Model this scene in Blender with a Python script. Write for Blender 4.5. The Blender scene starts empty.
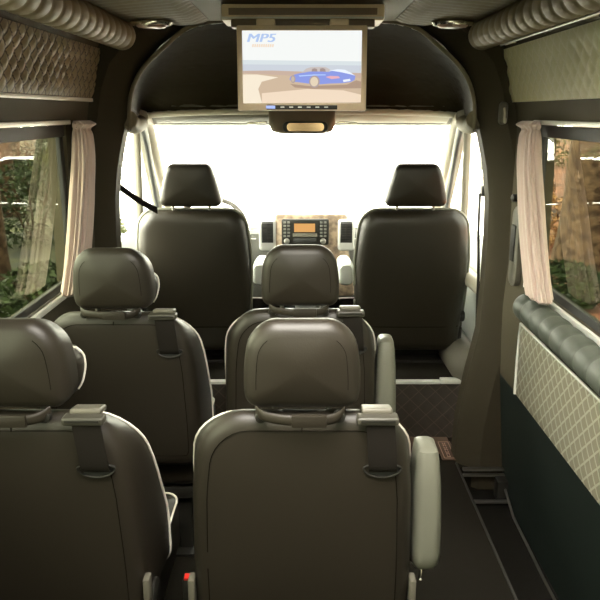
import bpy, bmesh, math, random
from mathutils import Vector, Matrix, noise
random.seed(7)
sc = bpy.context.scene
COL = sc.collection
PI = math.pi

# ------------------------------------------------------------------ materials
def mat(name, col, rough=.5, metal=0, spec=.5, emit=None, estr=1.0, bump=0, bscale=200, col2=None, cscale=20, cdetail=3, coat=0, sheen=0):
    m = bpy.data.materials.new(name); m.use_nodes = True
    nt = m.node_tree; b = nt.nodes['Principled BSDF']
    b.inputs['Base Color'].default_value = (*col, 1); b.inputs['Roughness'].default_value = rough
    b.inputs['Metallic'].default_value = metal; b.inputs['Specular IOR Level'].default_value = spec
    if coat: b.inputs['Coat Weight'].default_value = coat
    if sheen: b.inputs['Sheen Weight'].default_value = sheen
    if emit:
        b.inputs['Emission Color'].default_value = (*emit, 1); b.inputs['Emission Strength'].default_value = estr
    tc = nt.nodes.new('ShaderNodeTexCoord')
    if col2:
        n = nt.nodes.new('ShaderNodeTexNoise'); n.inputs['Scale'].default_value = cscale; n.inputs['Detail'].default_value = cdetail
        r = nt.nodes.new('ShaderNodeValToRGB'); r.color_ramp.elements[0].position = .38; r.color_ramp.elements[1].position = .62
        r.color_ramp.elements[0].color = (*col, 1); r.color_ramp.elements[1].color = (*col2, 1)
        nt.links.new(tc.outputs['Object'], n.inputs['Vector']); nt.links.new(n.outputs['Fac'], r.inputs['Fac'])
        nt.links.new(r.outputs['Color'], b.inputs['Base Color'])
    if bump:
        n = nt.nodes.new('ShaderNodeTexNoise'); n.inputs['Scale'].default_value = bscale; n.inputs['Detail'].default_value = 3
        bp = nt.nodes.new('ShaderNodeBump'); bp.inputs['Strength'].default_value = bump; bp.inputs['Distance'].default_value = .002
        nt.links.new(tc.outputs['Object'], n.inputs['Vector']); nt.links.new(n.outputs['Fac'], bp.inputs['Height'])
        nt.links.new(bp.outputs['Normal'], b.inputs['Normal'])
    return m

def stitch_and_shade(name, col, line, s, rough=.5, width=.06, axis='Y', ax2='Z'):
    """leather with diamond grid lines, used for stitching and for painted crease shade, in object space"""
    m = mat(name, col, rough); nt = m.node_tree; b = nt.nodes['Principled BSDF']
    tc = nt.nodes.new('ShaderNodeTexCoord'); sp = nt.nodes.new('ShaderNodeSeparateXYZ')
    nt.links.new(tc.outputs['Object'], sp.inputs[0])
    def math_(op, a, c=None):
        n = nt.nodes.new('ShaderNodeMath'); n.operation = op
        for i, v in enumerate((a, c)):
            if v is None: continue
            if isinstance(v, (int, float)): n.inputs[i].default_value = v
            else: nt.links.new(v, n.inputs[i])
        return n.outputs[0]
    A = math_('DIVIDE', sp.outputs[axis], s); B = math_('DIVIDE', sp.outputs[ax2], s)
    outs = []
    for op in ('ADD', 'SUBTRACT'):
        f = math_('FRACT', math_('ADD', math_(op, A, B), 100.0))
        d = math_('ABSOLUTE', math_('SUBTRACT', f, .5))
        outs.append(math_('GREATER_THAN', d, .5 - width))
    k = math_('MAXIMUM', outs[0], outs[1])
    mx = nt.nodes.new('ShaderNodeMix'); mx.data_type = 'RGBA'
    mx.inputs['A'].default_value = (*col, 1); mx.inputs['B'].default_value = (*line, 1)
    nt.links.new(k, mx.inputs['Factor']); nt.links.new(mx.outputs['Result'], b.inputs['Base Color'])
    return m

def glass(name, tint):
    m = bpy.data.materials.new(name); m.use_nodes = True; nt = m.node_tree; nt.nodes.clear()
    o = nt.nodes.new('ShaderNodeOutputMaterial'); t = nt.nodes.new('ShaderNodeBsdfTransparent'); g = nt.nodes.new('ShaderNodeBsdfGlossy')
    t.inputs[0].default_value = (*tint, 1); g.inputs['Roughness'].default_value = 0
    fr = nt.nodes.new('ShaderNodeFresnel'); fr.inputs[0].default_value = 1.5
    geo = nt.nodes.new('ShaderNodeNewGeometry'); mu = nt.nodes.new('ShaderNodeMath'); mu.operation = 'MULTIPLY'
    iv = nt.nodes.new('ShaderNodeMath'); iv.operation = 'SUBTRACT'; iv.inputs[0].default_value = 1
    mx = nt.nodes.new('ShaderNodeMixShader')
    nt.links.new(geo.outputs['Backfacing'], iv.inputs[1]); nt.links.new(fr.outputs[0], mu.inputs[0]); nt.links.new(iv.outputs[0], mu.inputs[1])
    nt.links.new(mu.outputs[0], mx.inputs[0]); nt.links.new(t.outputs[0], mx.inputs[1]); nt.links.new(g.outputs[0], mx.inputs[2])
    nt.links.new(mx.outputs[0], o.inputs[0])
    return m

def screen(name, col, s=1.0):
    m = bpy.data.materials.new(name); m.use_nodes = True; nt = m.node_tree; nt.nodes.clear()
    o = nt.nodes.new('ShaderNodeOutputMaterial'); e = nt.nodes.new('ShaderNodeEmission')
    e.inputs[0].default_value = (*col, 1); e.inputs[1].default_value = s * .88
    nt.links.new(e.outputs[0], o.inputs[0]); return m

LEATHER = mat('charcoal_leather', (.019, .0152, .010), .45, spec=.46, bump=.12, bscale=260)
LEATHER_D = mat('dark_leather', (.022, .018, .012), .5, spec=.3, bump=.12, bscale=240)
CABSEAT = mat('cab_seat_fabric', (.014, .011, .006), .42, spec=.4, bump=.25, bscale=500)
ARMLEATHER = mat('grey_green_leather', (.125, .125, .095), .4, bump=.08, bscale=200)
PIPING = mat('white_piping', (.80, .76, .66), .5)
SEAM = mat('seam_thread', (.012, .010, .008), .9, spec=0)
WEB = mat('belt_webbing', (.012, .010, .008), .8, spec=.1, bump=.4, bscale=700)
PLASTIC = mat('black_plastic', (.016, .015, .012), .45, spec=.35)
GREYPL = mat('olive_grey_plastic', (.10, .092, .07), .45)
BEIGEPL = mat('beige_grey_plastic', (.36, .33, .26), .5)
LIGHTPL = mat('light_grey_plastic', (.42, .44, .40), .5)
CHROME = mat('chrome', (.75, .72, .66), .16, 1)
STEEL = mat('dull_steel', (.34, .33, .30), .4, 1)
ALU = mat('brushed_aluminium_trim', (.80, .80, .74), .38, .2)
WALLM = mat('olive_wall_lining', (.066, .056, .034), .75, spec=.2, bump=.2, bscale=300)
LOWERWALL = mat('black_green_wall_vinyl', (.011, .016, .0135), .55, spec=.2, bump=.1, bscale=120)
PILLARM = mat('pillar_lining', (.038, .031, .019), .7, spec=.15, bump=.2, bscale=260)
CARPET = mat('dark_carpet', (.013, .011, .008), .95, spec=.1, bump=.8, bscale=900, col2=(.021, .018, .013), cscale=300)
STEPM = mat('step_rubber', (.011, .010, .008), .85, spec=.1, bump=.5, bscale=300)
CEILM = mat('ceiling_vinyl', (.095, .080, .050), .7, spec=.2, bump=.1, bscale=100)
RIBM = mat('ribbed_ceiling_leather', (.15, .125, .08), .6, spec=.25)
QUILT_L = stitch_and_shade('quilted_leather_shaded', (.38, .31, .17), (.13, .10, .05), .062, .48, .075)  # darkened for the shaded wall; dark lines paint the shade in the creases
QUILT_R = stitch_and_shade('quilted_leather_lit', (.78, .74, .48), (.84, .80, .58), .066, .5, .07)  # same leather made paler for the wall that catches the light
QUILT_LOW = stitch_and_shade('beige_quilted_leather', (.42, .385, .28), (.66, .65, .53), .060, .5, .085)
QUILT_D = mat('dark_quilted_leather', (.024, .018, .009), .8, spec=.1)
QUILT_RISER = stitch_and_shade('brown_quilted_leather', (.040, .032, .024), (.085, .066, .05), .085, .55, .03, 'X')
ROLLM = mat('pleated_taupe_leather', (.17, .138, .082), .6, spec=.3)
ROLLR = mat('pleated_grey_green_leather', (.062, .068, .056), .5, spec=.3)
CURTAIN = mat('dusty_cream_curtain', (.46, .36, .31), .85, sheen=.3)
GASKET = mat('black_rubber', (.012, .012, .011), .6)
BROWNTRIM = mat('red_brown_floor_trim', (.11, .062, .04), .45)
DASHM = mat('dash_plastic', (.13, .13, .115), .55, bump=.3, bscale=300)
BURL = mat('burl_wood_trim', (.36, .27, .18), .35, col2=(.15, .11, .08), cscale=26, cdetail=8, coat=.3)
SILVERPL = mat('silver_plastic', (.55, .55, .52), .35, .3)
MIRRORM = mat('mirror_glass', (.50, .34, .22), .15, 1)
RED = mat('red_button', (.7, .03, .02), .4)
MONGREY = mat('monitor_taupe_plastic', (.60, .48, .33), .45)
MOND = mat('monitor_brown_plastic', (.10, .07, .04), .5)
BARK = mat('tree_bark', (.022, .012, .007), .9, spec=.1, bump=1.5, bscale=18, col2=(.075, .045, .026), cscale=9, cdetail=6)
LEAF1 = mat('dark_green_leaf', (.008, .016, .003), .7, spec=.2, col2=(.022, .034, .006), cscale=3)
LEAF2 = mat('yellow_green_leaf', (.024, .036, .006), .7, spec=.2, col2=(.09, .09, .018), cscale=3)
LEAF3 = mat('russet_leaf', (.16, .07, .025), .6, col2=(.30, .15, .05), cscale=3)
LITTER = mat('leaf_litter', (.022, .009, .005), .95, bump=1, bscale=6, col2=(.20, .065, .025), cscale=1.3, cdetail=9)
MOSS = mat('mossy_litter', (.010, .010, .004), .95, bump=1, bscale=6, col2=(.045, .045, .010), cscale=1.6, cdetail=9)
GRAVEL = mat('pale_gravel', (.78, .75, .68), .95, bump=.6, bscale=20, col2=(.84, .82, .76), cscale=2)
TINT = glass('tinted_side_glass', (.38, .40, .35))
TINT_D = glass('light_cutting_glass', (.26, .26, .24))  # unseen rear pane darkened to keep light off the seat backs
CLEAR = glass('clear_glass', (.92, .95, .92))

# ------------------------------------------------------------------ mesh helpers
def P(x, y, z): return Vector((x, y, z))

def link(name, bm, m, parent=None, smooth=True, sharp=None):
    bmesh.ops.recalc_face_normals(bm, faces=bm.faces[:])
    me = bpy.data.meshes.new(name); bm.to_mesh(me); bm.free()
    ms = m if isinstance(m, (list, tuple)) else [m]
    for k in ms: me.materials.append(k)
    if smooth:
        me.polygons.foreach_set('use_smooth', [True] * len(me.polygons))
        me.set_sharp_from_angle(angle=math.radians(sharp or 40))
    o = bpy.data.objects.new(name, me); COL.objects.link(o)
    if parent is not None:
        o.parent = parent
    return o

def NB(): return bmesh.new()

def loft(bm, rings, cap0=True, cap1=True, closed=True, mi=0):
    vs = [[bm.verts.new(p) for p in r] for r in rings]
    n = len(rings[0])
    for a, b in zip(vs, vs[1:]):
        for i in range(n if closed else n - 1):
            j = (i + 1) % n
            try: f = bm.faces.new((a[i], a[j], b[j], b[i])); f.material_index = mi
            except ValueError: pass
    if cap0 and closed: bm.faces.new(vs[0]).material_index = mi
    if cap1 and closed: bm.faces.new(list(reversed(vs[-1]))).material_index = mi
    return bm

def box(bm, c, s, bev=0, rot=None, seg=2, mi=0):
    """box of full size s centred at c"""
    r = bmesh.ops.create_cube(bm, size=1)
    vs = r['verts']
    M = Matrix.Translation(Vector(c)) @ (rot.to_4x4() if rot is not None else Matrix.Identity(4)) @ Matrix.Diagonal((*s, 1))
    bmesh.ops.transform(bm, matrix=M, verts=vs)
    if bev:
        es = list({e for v in vs for e in v.link_edges})
        bmesh.ops.bevel(bm, geom=es, offset=bev, segments=seg, profile=.6, affect='EDGES')
    return bm

def catmull(pts, k=6, closed=False):
    pts = [Vector(p) for p in pts]; out = []; n = len(pts)
    rng = range(n if closed else n - 1)
    for i in rng:
        g = lambda j: pts[j % n] if closed else pts[max(0, min(n - 1, j))]
        p0, p1, p2, p3 = g(i - 1), g(i), g(i + 1), g(i + 2)
        for q in range(k):
            t = q / k
            out.append(.5 * ((2 * p1) + (p2 - p0) * t + (2 * p0 - 5 * p1 + 4 * p2 - p3) * t * t + (3 * p1 - p0 - 3 * p2 + p3) * t ** 3))
    if not closed: out.append(pts[-1])
    return out

def tube(bm, pts, r, n=8, closed=False, flat=None):
    """swept tube; r number or function of 0..1; flat=(axis vector, factor) squashes the section"""
    pts = [Vector(p) for p in pts]; N = len(pts); rings = []
    up = None
    for i, p in enumerate(pts):
        a = pts[(i - 1) % N] if closed else pts[max(0, i - 1)]
        b = pts[(i + 1) % N] if closed else pts[min(N - 1, i + 1)]
        t = (b - a).normalized()
        if up is None:
            up = Vector((0, 0, 1)) if abs(t.z) < .9 else Vector((1, 0, 0))
        s = t.cross(up).normalized(); up = s.cross(t).normalized()
        rr = r(i / max(1, N - 1)) if callable(r) else r
        rings.append([p + rr * (math.cos(2 * PI * q / n) * s + math.sin(2 * PI * q / n) * up) for q in range(n)])
    if closed:
        rings.append(rings[0])
        vs = [[bm.verts.new(p) for p in rg] for rg in rings[:-1]]
        for i in range(N):
            a, b = vs[i], vs[(i + 1) % N]
            for q in range(n):
                w = (q + 1) % n
                try: bm.faces.new((a[q], a[w], b[w], b[q]))
                except ValueError: pass
        return bm
    return loft(bm, rings)

def cyl(bm, a, b, r0, r1=None, n=20):
    return tube(bm, [a, b], (lambda t: r0 + ((r1 if r1 is not None else r0) - r0) * t), n)

def prism(bm, poly, d, mi=0):
    """poly: list of Vectors (planar); d: extrusion vector"""
    a = [bm.verts.new(p) for p in poly]; b = [bm.verts.new(Vector(p) + Vector(d)) for p in poly]
    n = len(poly)
    bm.faces.new(a).material_index = mi; bm.faces.new(list(reversed(b))).material_index = mi
    for i in range(n):
        j = (i + 1) % n
        bm.faces.new((a[i], b[i], b[j], a[j])).material_index = mi
    return bm

def thing(name, label, cat, loc=(0, 0, 0), group=None):
    o = bpy.data.objects.new(name, None); COL.objects.link(o); o.location = loc; o.empty_display_size = .1
    o['label'] = label; o['category'] = cat
    if group: o['group'] = group
    return o

def tag(o, label, cat, group=None):
    o['label'] = label; o['category'] = cat
    if group: o['group'] = group
    return o

def struct(o, label=None, cat=None):
    o['kind'] = 'structure'
    if o.parent is None:
        if label: o['label'] = label
        if cat: o['category'] = cat
    return o

def dup(root, loc, label):
    r = root.copy(); COL.objects.link(r); r.location = loc; r['label'] = label
    for ch in list(root.children):
        c = ch.copy(); COL.objects.link(c); c.parent = r
        for g in list(ch.children):
            d = g.copy(); COL.objects.link(d); d.parent = c
    return r

def grid_sheet(bm, fn, nu, nv, thick=None):
    """fn(u,v)->Vector over 0..1; thick: vector offset of a back face to close it"""
    V = [[bm.verts.new(fn(i / nu, j / nv)) for j in range(nv + 1)] for i in range(nu + 1)]
    for i in range(nu):
        for j in range(nv):
            bm.faces.new((V[i][j], V[i + 1][j], V[i + 1][j + 1], V[i][j + 1]))
    if thick is not None:
        rim = [V[i][0] for i in range(nu + 1)] + [V[nu][j] for j in range(1, nv + 1)] + [V[i][nv] for i in range(nu - 1, -1, -1)] + [V[0][j] for j in range(nv - 1, 0, -1)]
        W = [bm.verts.new(v.co + Vector(thick)) for v in rim]
        n = len(rim)
        for i in range(n):
            j = (i + 1) % n
            bm.faces.new((rim[i], W[i], W[j], rim[j]))
        bm.faces.new(W)
    return bm

def quilt_h(u, v, s, h):
    a = (u + v) / s; b = (u - v) / s
    fa = abs(math.sin(PI * a)); fb = abs(math.sin(PI * b))
    return h * (fa * fb) ** .42

# ------------------------------------------------------------------ rounded outlines for upholstery
def rrect(hx, z0, z1, rt, rb, taper=None, n=7):
    pts = []
    rt = min(rt, hx * .98, (z1 - z0) * .49); rb = min(rb, hx * .98, (z1 - z0) * .49)
    for cx, cz, r, a0 in ((hx - rb, z0 + rb, rb, -90), (hx - rt, z1 - rt, rt, 0), (-hx + rt, z1 - rt, rt, 90), (-hx + rb, z0 + rb, rb, 180)):
        for k in range(n + 1):
            a = math.radians(a0 + 90 * k / n); pts.append((cx + r * math.cos(a), cz + r * math.sin(a)))
    # densify long straights
    out = []
    for i, p in enumerate(pts):
        q = pts[(i + 1) % len(pts)]; out.append(p)
        if (i + 1) % (n + 1) == 0:
            for k in range(1, 8): out.append((p[0] + (q[0] - p[0]) * k / 8, p[1] + (q[1] - p[1]) * k / 8))
    if taper: out = [(x * taper(z), z) for x, z in out]
    return out

def shell(hx, z0, z1, rt, rb, layers, taper, ymap, nb=5, bulge_back=.01, bulge_front=.015, drop=0):
    """upholstered pad: layers (y, inset) from back (-y) to front. Returns rings in 3-D."""
    def ring(y, ins, sc_=1.0):
        iz = max(ins, 0)
        o = rrect(hx - ins, z0 + iz, z1 - iz - drop * max(0, y - .03), max(rt - ins * .5, .012), max(rb - ins * .5, .012), taper)
        cz = (z0 + z1) / 2
        return [P(x * sc_, ymap(y, cz + (z - cz) * sc_), cz + (z - cz) * sc_) for x, z in o]
    rings = []
    y0, i0 = layers[0]; y1, i1 = layers[-1]
    for s in (.03, .25, .45, .65, .82, .93): rings.append(ring(y0 - bulge_back * (1 - s * s), i0, s))
    for y, i in layers: rings.append(ring(y, i))
    for s in (.93, .8, .6, .4, .2, .03): rings.append(ring(y1 + bulge_front * (1 - s * s), i1, s))
    return rings, ring

def lathe(bm, prof, c, axis='z', n=32):
    c = Vector(c); rings = []
    for r, h in prof:
        rg = []
        for q in range(n):
            a = 2 * PI * q / n; u, v = r * math.cos(a), r * math.sin(a)
            rg.append(c + (P(u, v, h) if axis == 'z' else P(u, h, v) if axis == 'y' else P(h, u, v)))
        rings.append(rg)
    return loft(bm, rings)

# ------------------------------------------------------------------ passenger seats
def ym(y, z): return y - (z - .77) * .06            # slight recline
def yb(y, z):                                     # side bolsters reach further forward lower down
    k = .50 + 1.15 * max(0, min(1, (.97 - z) / .36))
    return ym(y if y < .03 else .03 + (y - .03) * k, z)
def make_passenger_seat(loc, label):
    t = thing('passenger_seat', label, 'seat', loc, 'passenger seats in the cabin')
    tap = lambda z: 1 - .15 * max(0, (z - .78) / .22) ** 1.4 + .03 * max(0, min(1, (.80 - z) / .2))
    L = [(-.000, .042), (.003, .030), (.010, .016), (.024, .006), (.050, .000), (.100, -.006), (.150, -.012), (.160, -.010), (.176, .008), (.186, .035), (.190, .06)]
    rings, ring = shell(.254, .42, .995, .100, .06, L, tap, yb, bulge_back=.008, bulge_front=.0, drop=.30)
    bm = loft(NB(), rings); back = link('backrest', bm, LEATHER, t)
    # seams on the rear face
    bm = NB(); r = ring(-.0012, .040)
    top = max(p.z for p in r)
    loop = [p for p in r if p.z > .47]
    i0 = max(range(len(r)), key=lambda i: (r[i].z < .47, i)) if False else None
    right = sorted([p for p in r if p.x > 0 and p.z > .47], key=lambda p: (p.z, -p.x))
    left = sorted([p for p in r if p.x < 0 and p.z > .47], key=lambda p: (-p.z, p.x))
    mid = [p for p in r if abs(p.x) < 1e-6 and p.z > .9]
    seq = sorted([p for p in r if p.z > .47], key=lambda p: math.atan2(p.z - .60, p.x))
    tube(bm, seq, .0012, 5)
    tube(bm, [P(0, ym(-.001, top), top - .002), P(0, ym(.002, top + .018), top + .010)], .0015, 5)
    link('seam', bm, SEAM, back)
    bm = NB(); pr = ring(.154, -.014)
    seq = sorted([p for p in pr if p.z > .44], key=lambda p: math.atan2(p.z - .60, p.x))
    tube(bm, seq, .0034, 6); link('piping', bm, PIPING, back)
    # headrest
    tap2 = lambda z: 1 - .20 * max(0, (z - 1.06) / .15) ** 1.8 - .05 * max(0, (1.05 - z) / .04) ** 2
    Lh = [(-.002, .034), (.001, .022), (.009, .010), (.024, .002), (.050, .0), (.095, .002), (.112, .02), (.120, .04)]
    rings, ring = shell(.128, 1.000, 1.205, .062, .026, Lh, tap2, ym, bulge_back=.011, bulge_front=.0, drop=.28)
    bm = loft(NB(), rings)
    head = link('headrest', bm, LEATHER, t)
    # side wings of the headrest with white piping
    for s in (-1, 1):
        bm = NB(); rs = []
        prof = [(.985, .092), (1.005, .104), (1.035, .113), (1.055, .115), (1.075, .112), (1.09, .098)]
        for z, xo in prof:
            c = P(s * (xo - .012), ym(.150, z), z)
            rs.append([c + P(s * .017 * math.cos(a), .044 * math.sin(a), 0) for a in [2 * PI * q / 12 for q in range(12)]])
        loft(bm, rs); w = link('wing', bm, LEATHER, head)
        bm = NB(); tube(bm, catmull([P(s * (xo + .006), ym(.166, z), z) for z, xo in prof] + [P(s * .080, ym(.166, 1.095), 1.095)], 4), .0026, 6)
        link('piping', bm, PIPING, head)
        bm = NB(); hr = ring(-.0008, .030)
        tube(bm, sorted([p for p in hr if s * p.x > .05 and 1.045 < p.z < 1.170], key=lambda p: p.z), .0010, 5)
        link('seam', bm, SEAM, head)
        bm = NB(); cyl(bm, P(s * .060, ym(.045, .99), .99), P(s * .060, ym(.045, 1.06), 1.06), .007, n=12)
        link('headrest_post', bm, STEEL, t)
    # pull handle strap below the headrest
    bm = NB()
    pts = catmull([P(-.100, ym(-.002, 1.0), 1.006), P(-.080, ym(-.024, 1.0), 1.001), P(-.03, ym(-.036, 1.0), .997), P(.03, ym(-.036, 1.0), .995), P(.072, ym(-.024, 1.0), .997), P(.092, ym(-.002, 1.0), 1.004)], 6)
    rings = [[p + P(0, .0045 * math.cos(a), .0115 * math.sin(a)) for a in [2 * PI * q / 12 for q in range(12)]] for p in pts]
    loft(bm, rings); h = link('pull_handle', bm, LEATHER_D, t)
    bm = NB(); box(bm, P(.015, ym(-.0365, .996), .996), (.075, .011, .027), .003); link('grip', bm, LEATHER, h)
    for s in (-.088, .080):
        bm = NB(); lathe(bm, [(.004, -.012), (.012, -.010), (.014, -.002), (.012, .010)], P(s, ym(-.004, .99), .992), 'y', 16); link('handle_mount', bm, PLASTIC, h)
    # belt guide, webbing, slot
    bm = NB(); box(bm, P(.163, ym(-.004, .99), .985), (.090, .034, .018), .006, seg=3); g = link('belt_guide', bm, mat('guide_plastic', (.045, .042, .032), .4), t)
    bm = NB(); box(bm, P(.163, ym(.030, 1.0), .993), (.068, .050, .014), .006, Matrix.Rotation(-.2, 3, 'X'), 3); link('guide_cover', bm, GREYPL, g)
    bm = NB(); box(bm, P(.163, ym(-.0215, .99), .987), (.074, .003, .006), .001); link('guide_slot', bm, PLASTIC, g)
    bm = NB(); pts = [P(.168, ym(-.012, .985), .985), P(.173, ym(-.014, .94), .93), P(.178, ym(-.012, .87), .866), P(.179, ym(.006, .86), .852)]
    rings = [[p + P(x, y, 0) for x, y in ((-.031, -.0012), (.031, -.0012), (.031, .0012), (-.031, .0012))] for p in catmull(pts, 5)]
    loft(bm, rings); link('belt_webbing', bm, WEB, t)
    bm = NB(); loopp = [P(.178 + .042 * math.cos(a) * (1 if abs(math.cos(a)) < .9 else 1), ym(-.006, .858), .858 + .015 * math.sin(a) + .006 * abs(math.cos(a)) ** 3) for a in [2 * PI * q / 28 for q in range(28)]]
    tube(bm, loopp, .0024, 8, closed=True); s_ = link('belt_slot', bm, PLASTIC, t)
    bm = NB(); prism(bm, [p + P(0, .003, 0) for p in loopp], (0, .004, 0)); link('slot_recess', bm, GASKET, s_)
    # cushion
    Lc = [(.300, .03), (.312, .012), (.335, .0), (.420, .0), (.446, .006), (.462, .022), (.470, .05)]
    def cring(z, ins, s=1.0):
        o = rrect(.252 - ins, .10 + ins, .58 - ins, .09, .05)
        return [P(x * s, .34 + (y - .34) * s, z + .030 * max(0, (abs(x * s) - .15) / .10) * (1 if z > .4 else 0)) for x, y in o]
    rings = [cring(.300, .03, s) for s in (.03, .5)] + [cring(z, i) for z, i in Lc] + [cring(.470 + .006 * (1 - s), .05, s) for s in (.85, .6, .3, .03)]
    bm = loft(NB(), rings); c = link('seat_cushion', bm, LEATHER, t)
    bm = NB(); tube(bm, cring(.445, .003), .0034, 6, closed=True); link('piping', bm, PIPING, c)
    # base
    bm = NB(); box(bm, P(0, .33, .270), (.44, .42, .05), .01)
    for x in (-.17, .17):
        box(bm, P(x, .33, .1275), (.05, .34, .235), .008); box(bm, P(x, .33, .0068), (.07, .42, .013), .003)
    link('seat_base', bm, PLASTIC, t)
    # recliner hinge and lever on both sides
    for s in (-1, 1):
        bm = NB(); lathe(bm, [(.010, 0), (.036, .002), (.038, .014), (.030, .018)] if s > 0 else [(.010, 0), (.036, -.002), (.038, -.014), (.030, -.018)], P(s * .256, .085, .47), 'x', 24)
        rc = link('recliner_hinge', bm, PLASTIC, t)
        bm = NB(); box(bm, P(s * .263, .03, .515), (.016, .035, .085), .005); link('lever', bm, GREYPL, rc)
    return t

def add_armrest(t):
    bm = NB()
    rs = []
    for z, w, d in ((.556, .012, .02), (.560, .026, .038), (.573, .033, .050), (.60, .036, .056), (.68, .0355, .057), (.77, .033, .055), (.828, .028, .050), (.853, .024, .044), (.860, .018, .03), (.862, .006, .01)):
        y = .095 + (z - .6) * .12
        o = rrect(w, -d, d, min(w, d) * .75, min(w, d) * .75)
        rs.append([P(.298 + x, y + yy, z) for x, yy in o])
    loft(bm, rs); a = link('armrest', bm, ARMLEATHER, t)
    bm = NB(); cyl(bm, P(.245, .10, .575), P(.275, .10, .575), .022); link('armrest_pivot', bm, PLASTIC, a)
    bm = NB(); tube(bm, [P(.292, .085, .555), P(.292, .075, .538), P(.290, .070, .524)], .0035, 8); lathe(bm, [(.002, -.004), (.0055, 0), (.002, .006)], P(.290, .070, .520), 'z', 10)
    link('adjuster_pin', bm, CHROME, a)

XL = -.633
seat = make_passenger_seat((0, 1.385, 0), 'charcoal leather passenger seat nearest the camera in the middle, with folded armrest')
seat.scale.z = 1.006
s2 = dup(seat, (XL, 1.385, 0), 'charcoal leather passenger seat at lower left corner, cut by the photo edge')
s3 = dup(seat, (-.612, 2.150, 0), 'charcoal leather passenger seat beside the left window, behind the driver seat')
s4 = dup(seat, (-.006, 2.165, 0), 'charcoal leather middle passenger seat mostly hidden behind the nearest seat')
s3.scale.z = 1.010; s4.scale.z = 1.016
for q in (seat, s4): add_armrest(q)
# belt buckle between the nearest two seats
t = thing('belt_buckle', 'black seat belt buckle with red button between the two nearest seats', 'buckle', (-.290, 1.50, .085))
bm = NB(); box(bm, P(0, 0, .375), (.022, .03, .075), .006); link('buckle_body', bm, PLASTIC, t)
bm = NB(); box(bm, P(0, -.004, .4135), (.014, .022, .006), .002); link('release_button', bm, RED, t)
bm = NB(); tube(bm, [P(0, .0, .345), P(.0, .01, .2), P(.0, .02, -.085)], .008, 10); link('buckle_stalk', bm, PLASTIC, t)

# ------------------------------------------------------------------ cab seats
CABZ = .30
def make_cab_seat(loc, label):
    t = thing('bucket_seat', label, 'seat', loc, 'front cab seats')
    yc = lambda y, z: y - (z - .8) * .10
    tap = lambda z: (1 - .11 * max(0, (z - .90) / .27) ** 1.5) * (1 - .07 * max(0, (.80 - z) / .4))
    L = [(-.010, .06), (-.006, .044), (.004, .026), (.022, .012), (.05, .003), (.10, -.002), (.13, .005), (.15, .03), (.156, .06)]
    rings, ring = shell(.288, .40, 1.165, .085, .05, L, tap, yc, bulge_back=.012)
    bm = loft(NB(), rings); b = link('backrest', bm, CABSEAT, t)
    bm = NB(); tube(bm, [p for p in sorted([q for q in ring(.055, -.003) if q.z > .45], key=lambda p: math.atan2(p.z - .7, p.x))], .007, 8); link('edge_trim', bm, ARMLEATHER, b)
    bm = NB(); tube(bm, [P(x, yc(-.017 + .02 * (abs(x) / .25) ** 4, .555), .555) for x in [-.25 + .5 * k / 20 for k in range(21)]], .003, 6); link('seam', bm, SEAM, b)
    tap2 = lambda z: 1 - .32 * max(0, (z - 1.20) / .19) ** 1.3
    Lh = [(.0, .03), (.004, .018), (.014, .006), (.035, .0), (.085, .0), (.105, .01), (.112, .03)]
    rings, ring = shell(.152, 1.180, 1.388, .035, .03, Lh, tap2, yc, bulge_back=.01)
    bm = loft(NB(), rings); h = link('headrest', bm, CABSEAT, t)
    for s in (-1, 1):
        bm = NB(); cyl(bm, P(s * .09, yc(.05, 1.14), 1.14), P(s * .09, yc(.05, 1.21), 1.21), .008, n=10); link('headrest_post', bm, STEEL, t)
    # cushion and pedestal
    def cring(z, ins, s=1.0):
        return [P(x * s, .36 + (y - .36) * s, z) for x, y in rrect(.255 - ins, .14 + ins, .60 - ins, .08, .05)]
    rings = [cring(.60, .03, s) for s in (.03, .5)] + [cring(z, i) for z, i in ((.60, .03), (.615, .01), (.64, 0), (.70, 0), (.725, .01), (.74, .04))] + [cring(.745, .04, s) for s in (.7, .3, .03)]
    bm = loft(NB(), rings); link('seat_cushion', bm, CABSEAT, t)
    bm = NB(); box(bm, P(0, .37, .465), (.40, .36, .27), .02); box(bm, P(0, .37, .3075), (.46, .42, .015), .004); link('pedestal', bm, PLASTIC, t)
    s = 1
    bm = NB(); lathe(bm, [(.008, 0), (.030, .002), (.030, .022), (.022, .028)], P(.262, .06, .60), 'x', 20); k = link('recline_knob', bm, PLASTIC, t)
    bm = NB(); box(bm, P(.27, .10, .44), (.02, .10, .20), .006); link('side_lever', bm, PLASTIC, t)
    return t
drv = make_cab_seat((-.548, 3.405, 0), 'dark fabric cab seat in front on the left, before the steering wheel')
pas = dup(drv, (.560, 3.405, 0), 'dark fabric cab seat in front on the right, beside the step')
for root, sx in ((drv, 1), (pas, -1)):
    bm = NB(); rs = []
    for y, w, d in ((.16, .02, .02), (.17, .034, .05), (.20, .040, .065), (.32, .040, .06), (.44, .036, .05), (.47, .028, .035), (.478, .01, .01)):
        rs.append([P(sx * .325 + x, y, .795 + zz) for x, zz in rrect(w, -d, d, min(w, d) * .8, min(w, d) * .8)])
    loft(bm, rs); link('armrest', bm, LIGHTPL, root)

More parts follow.
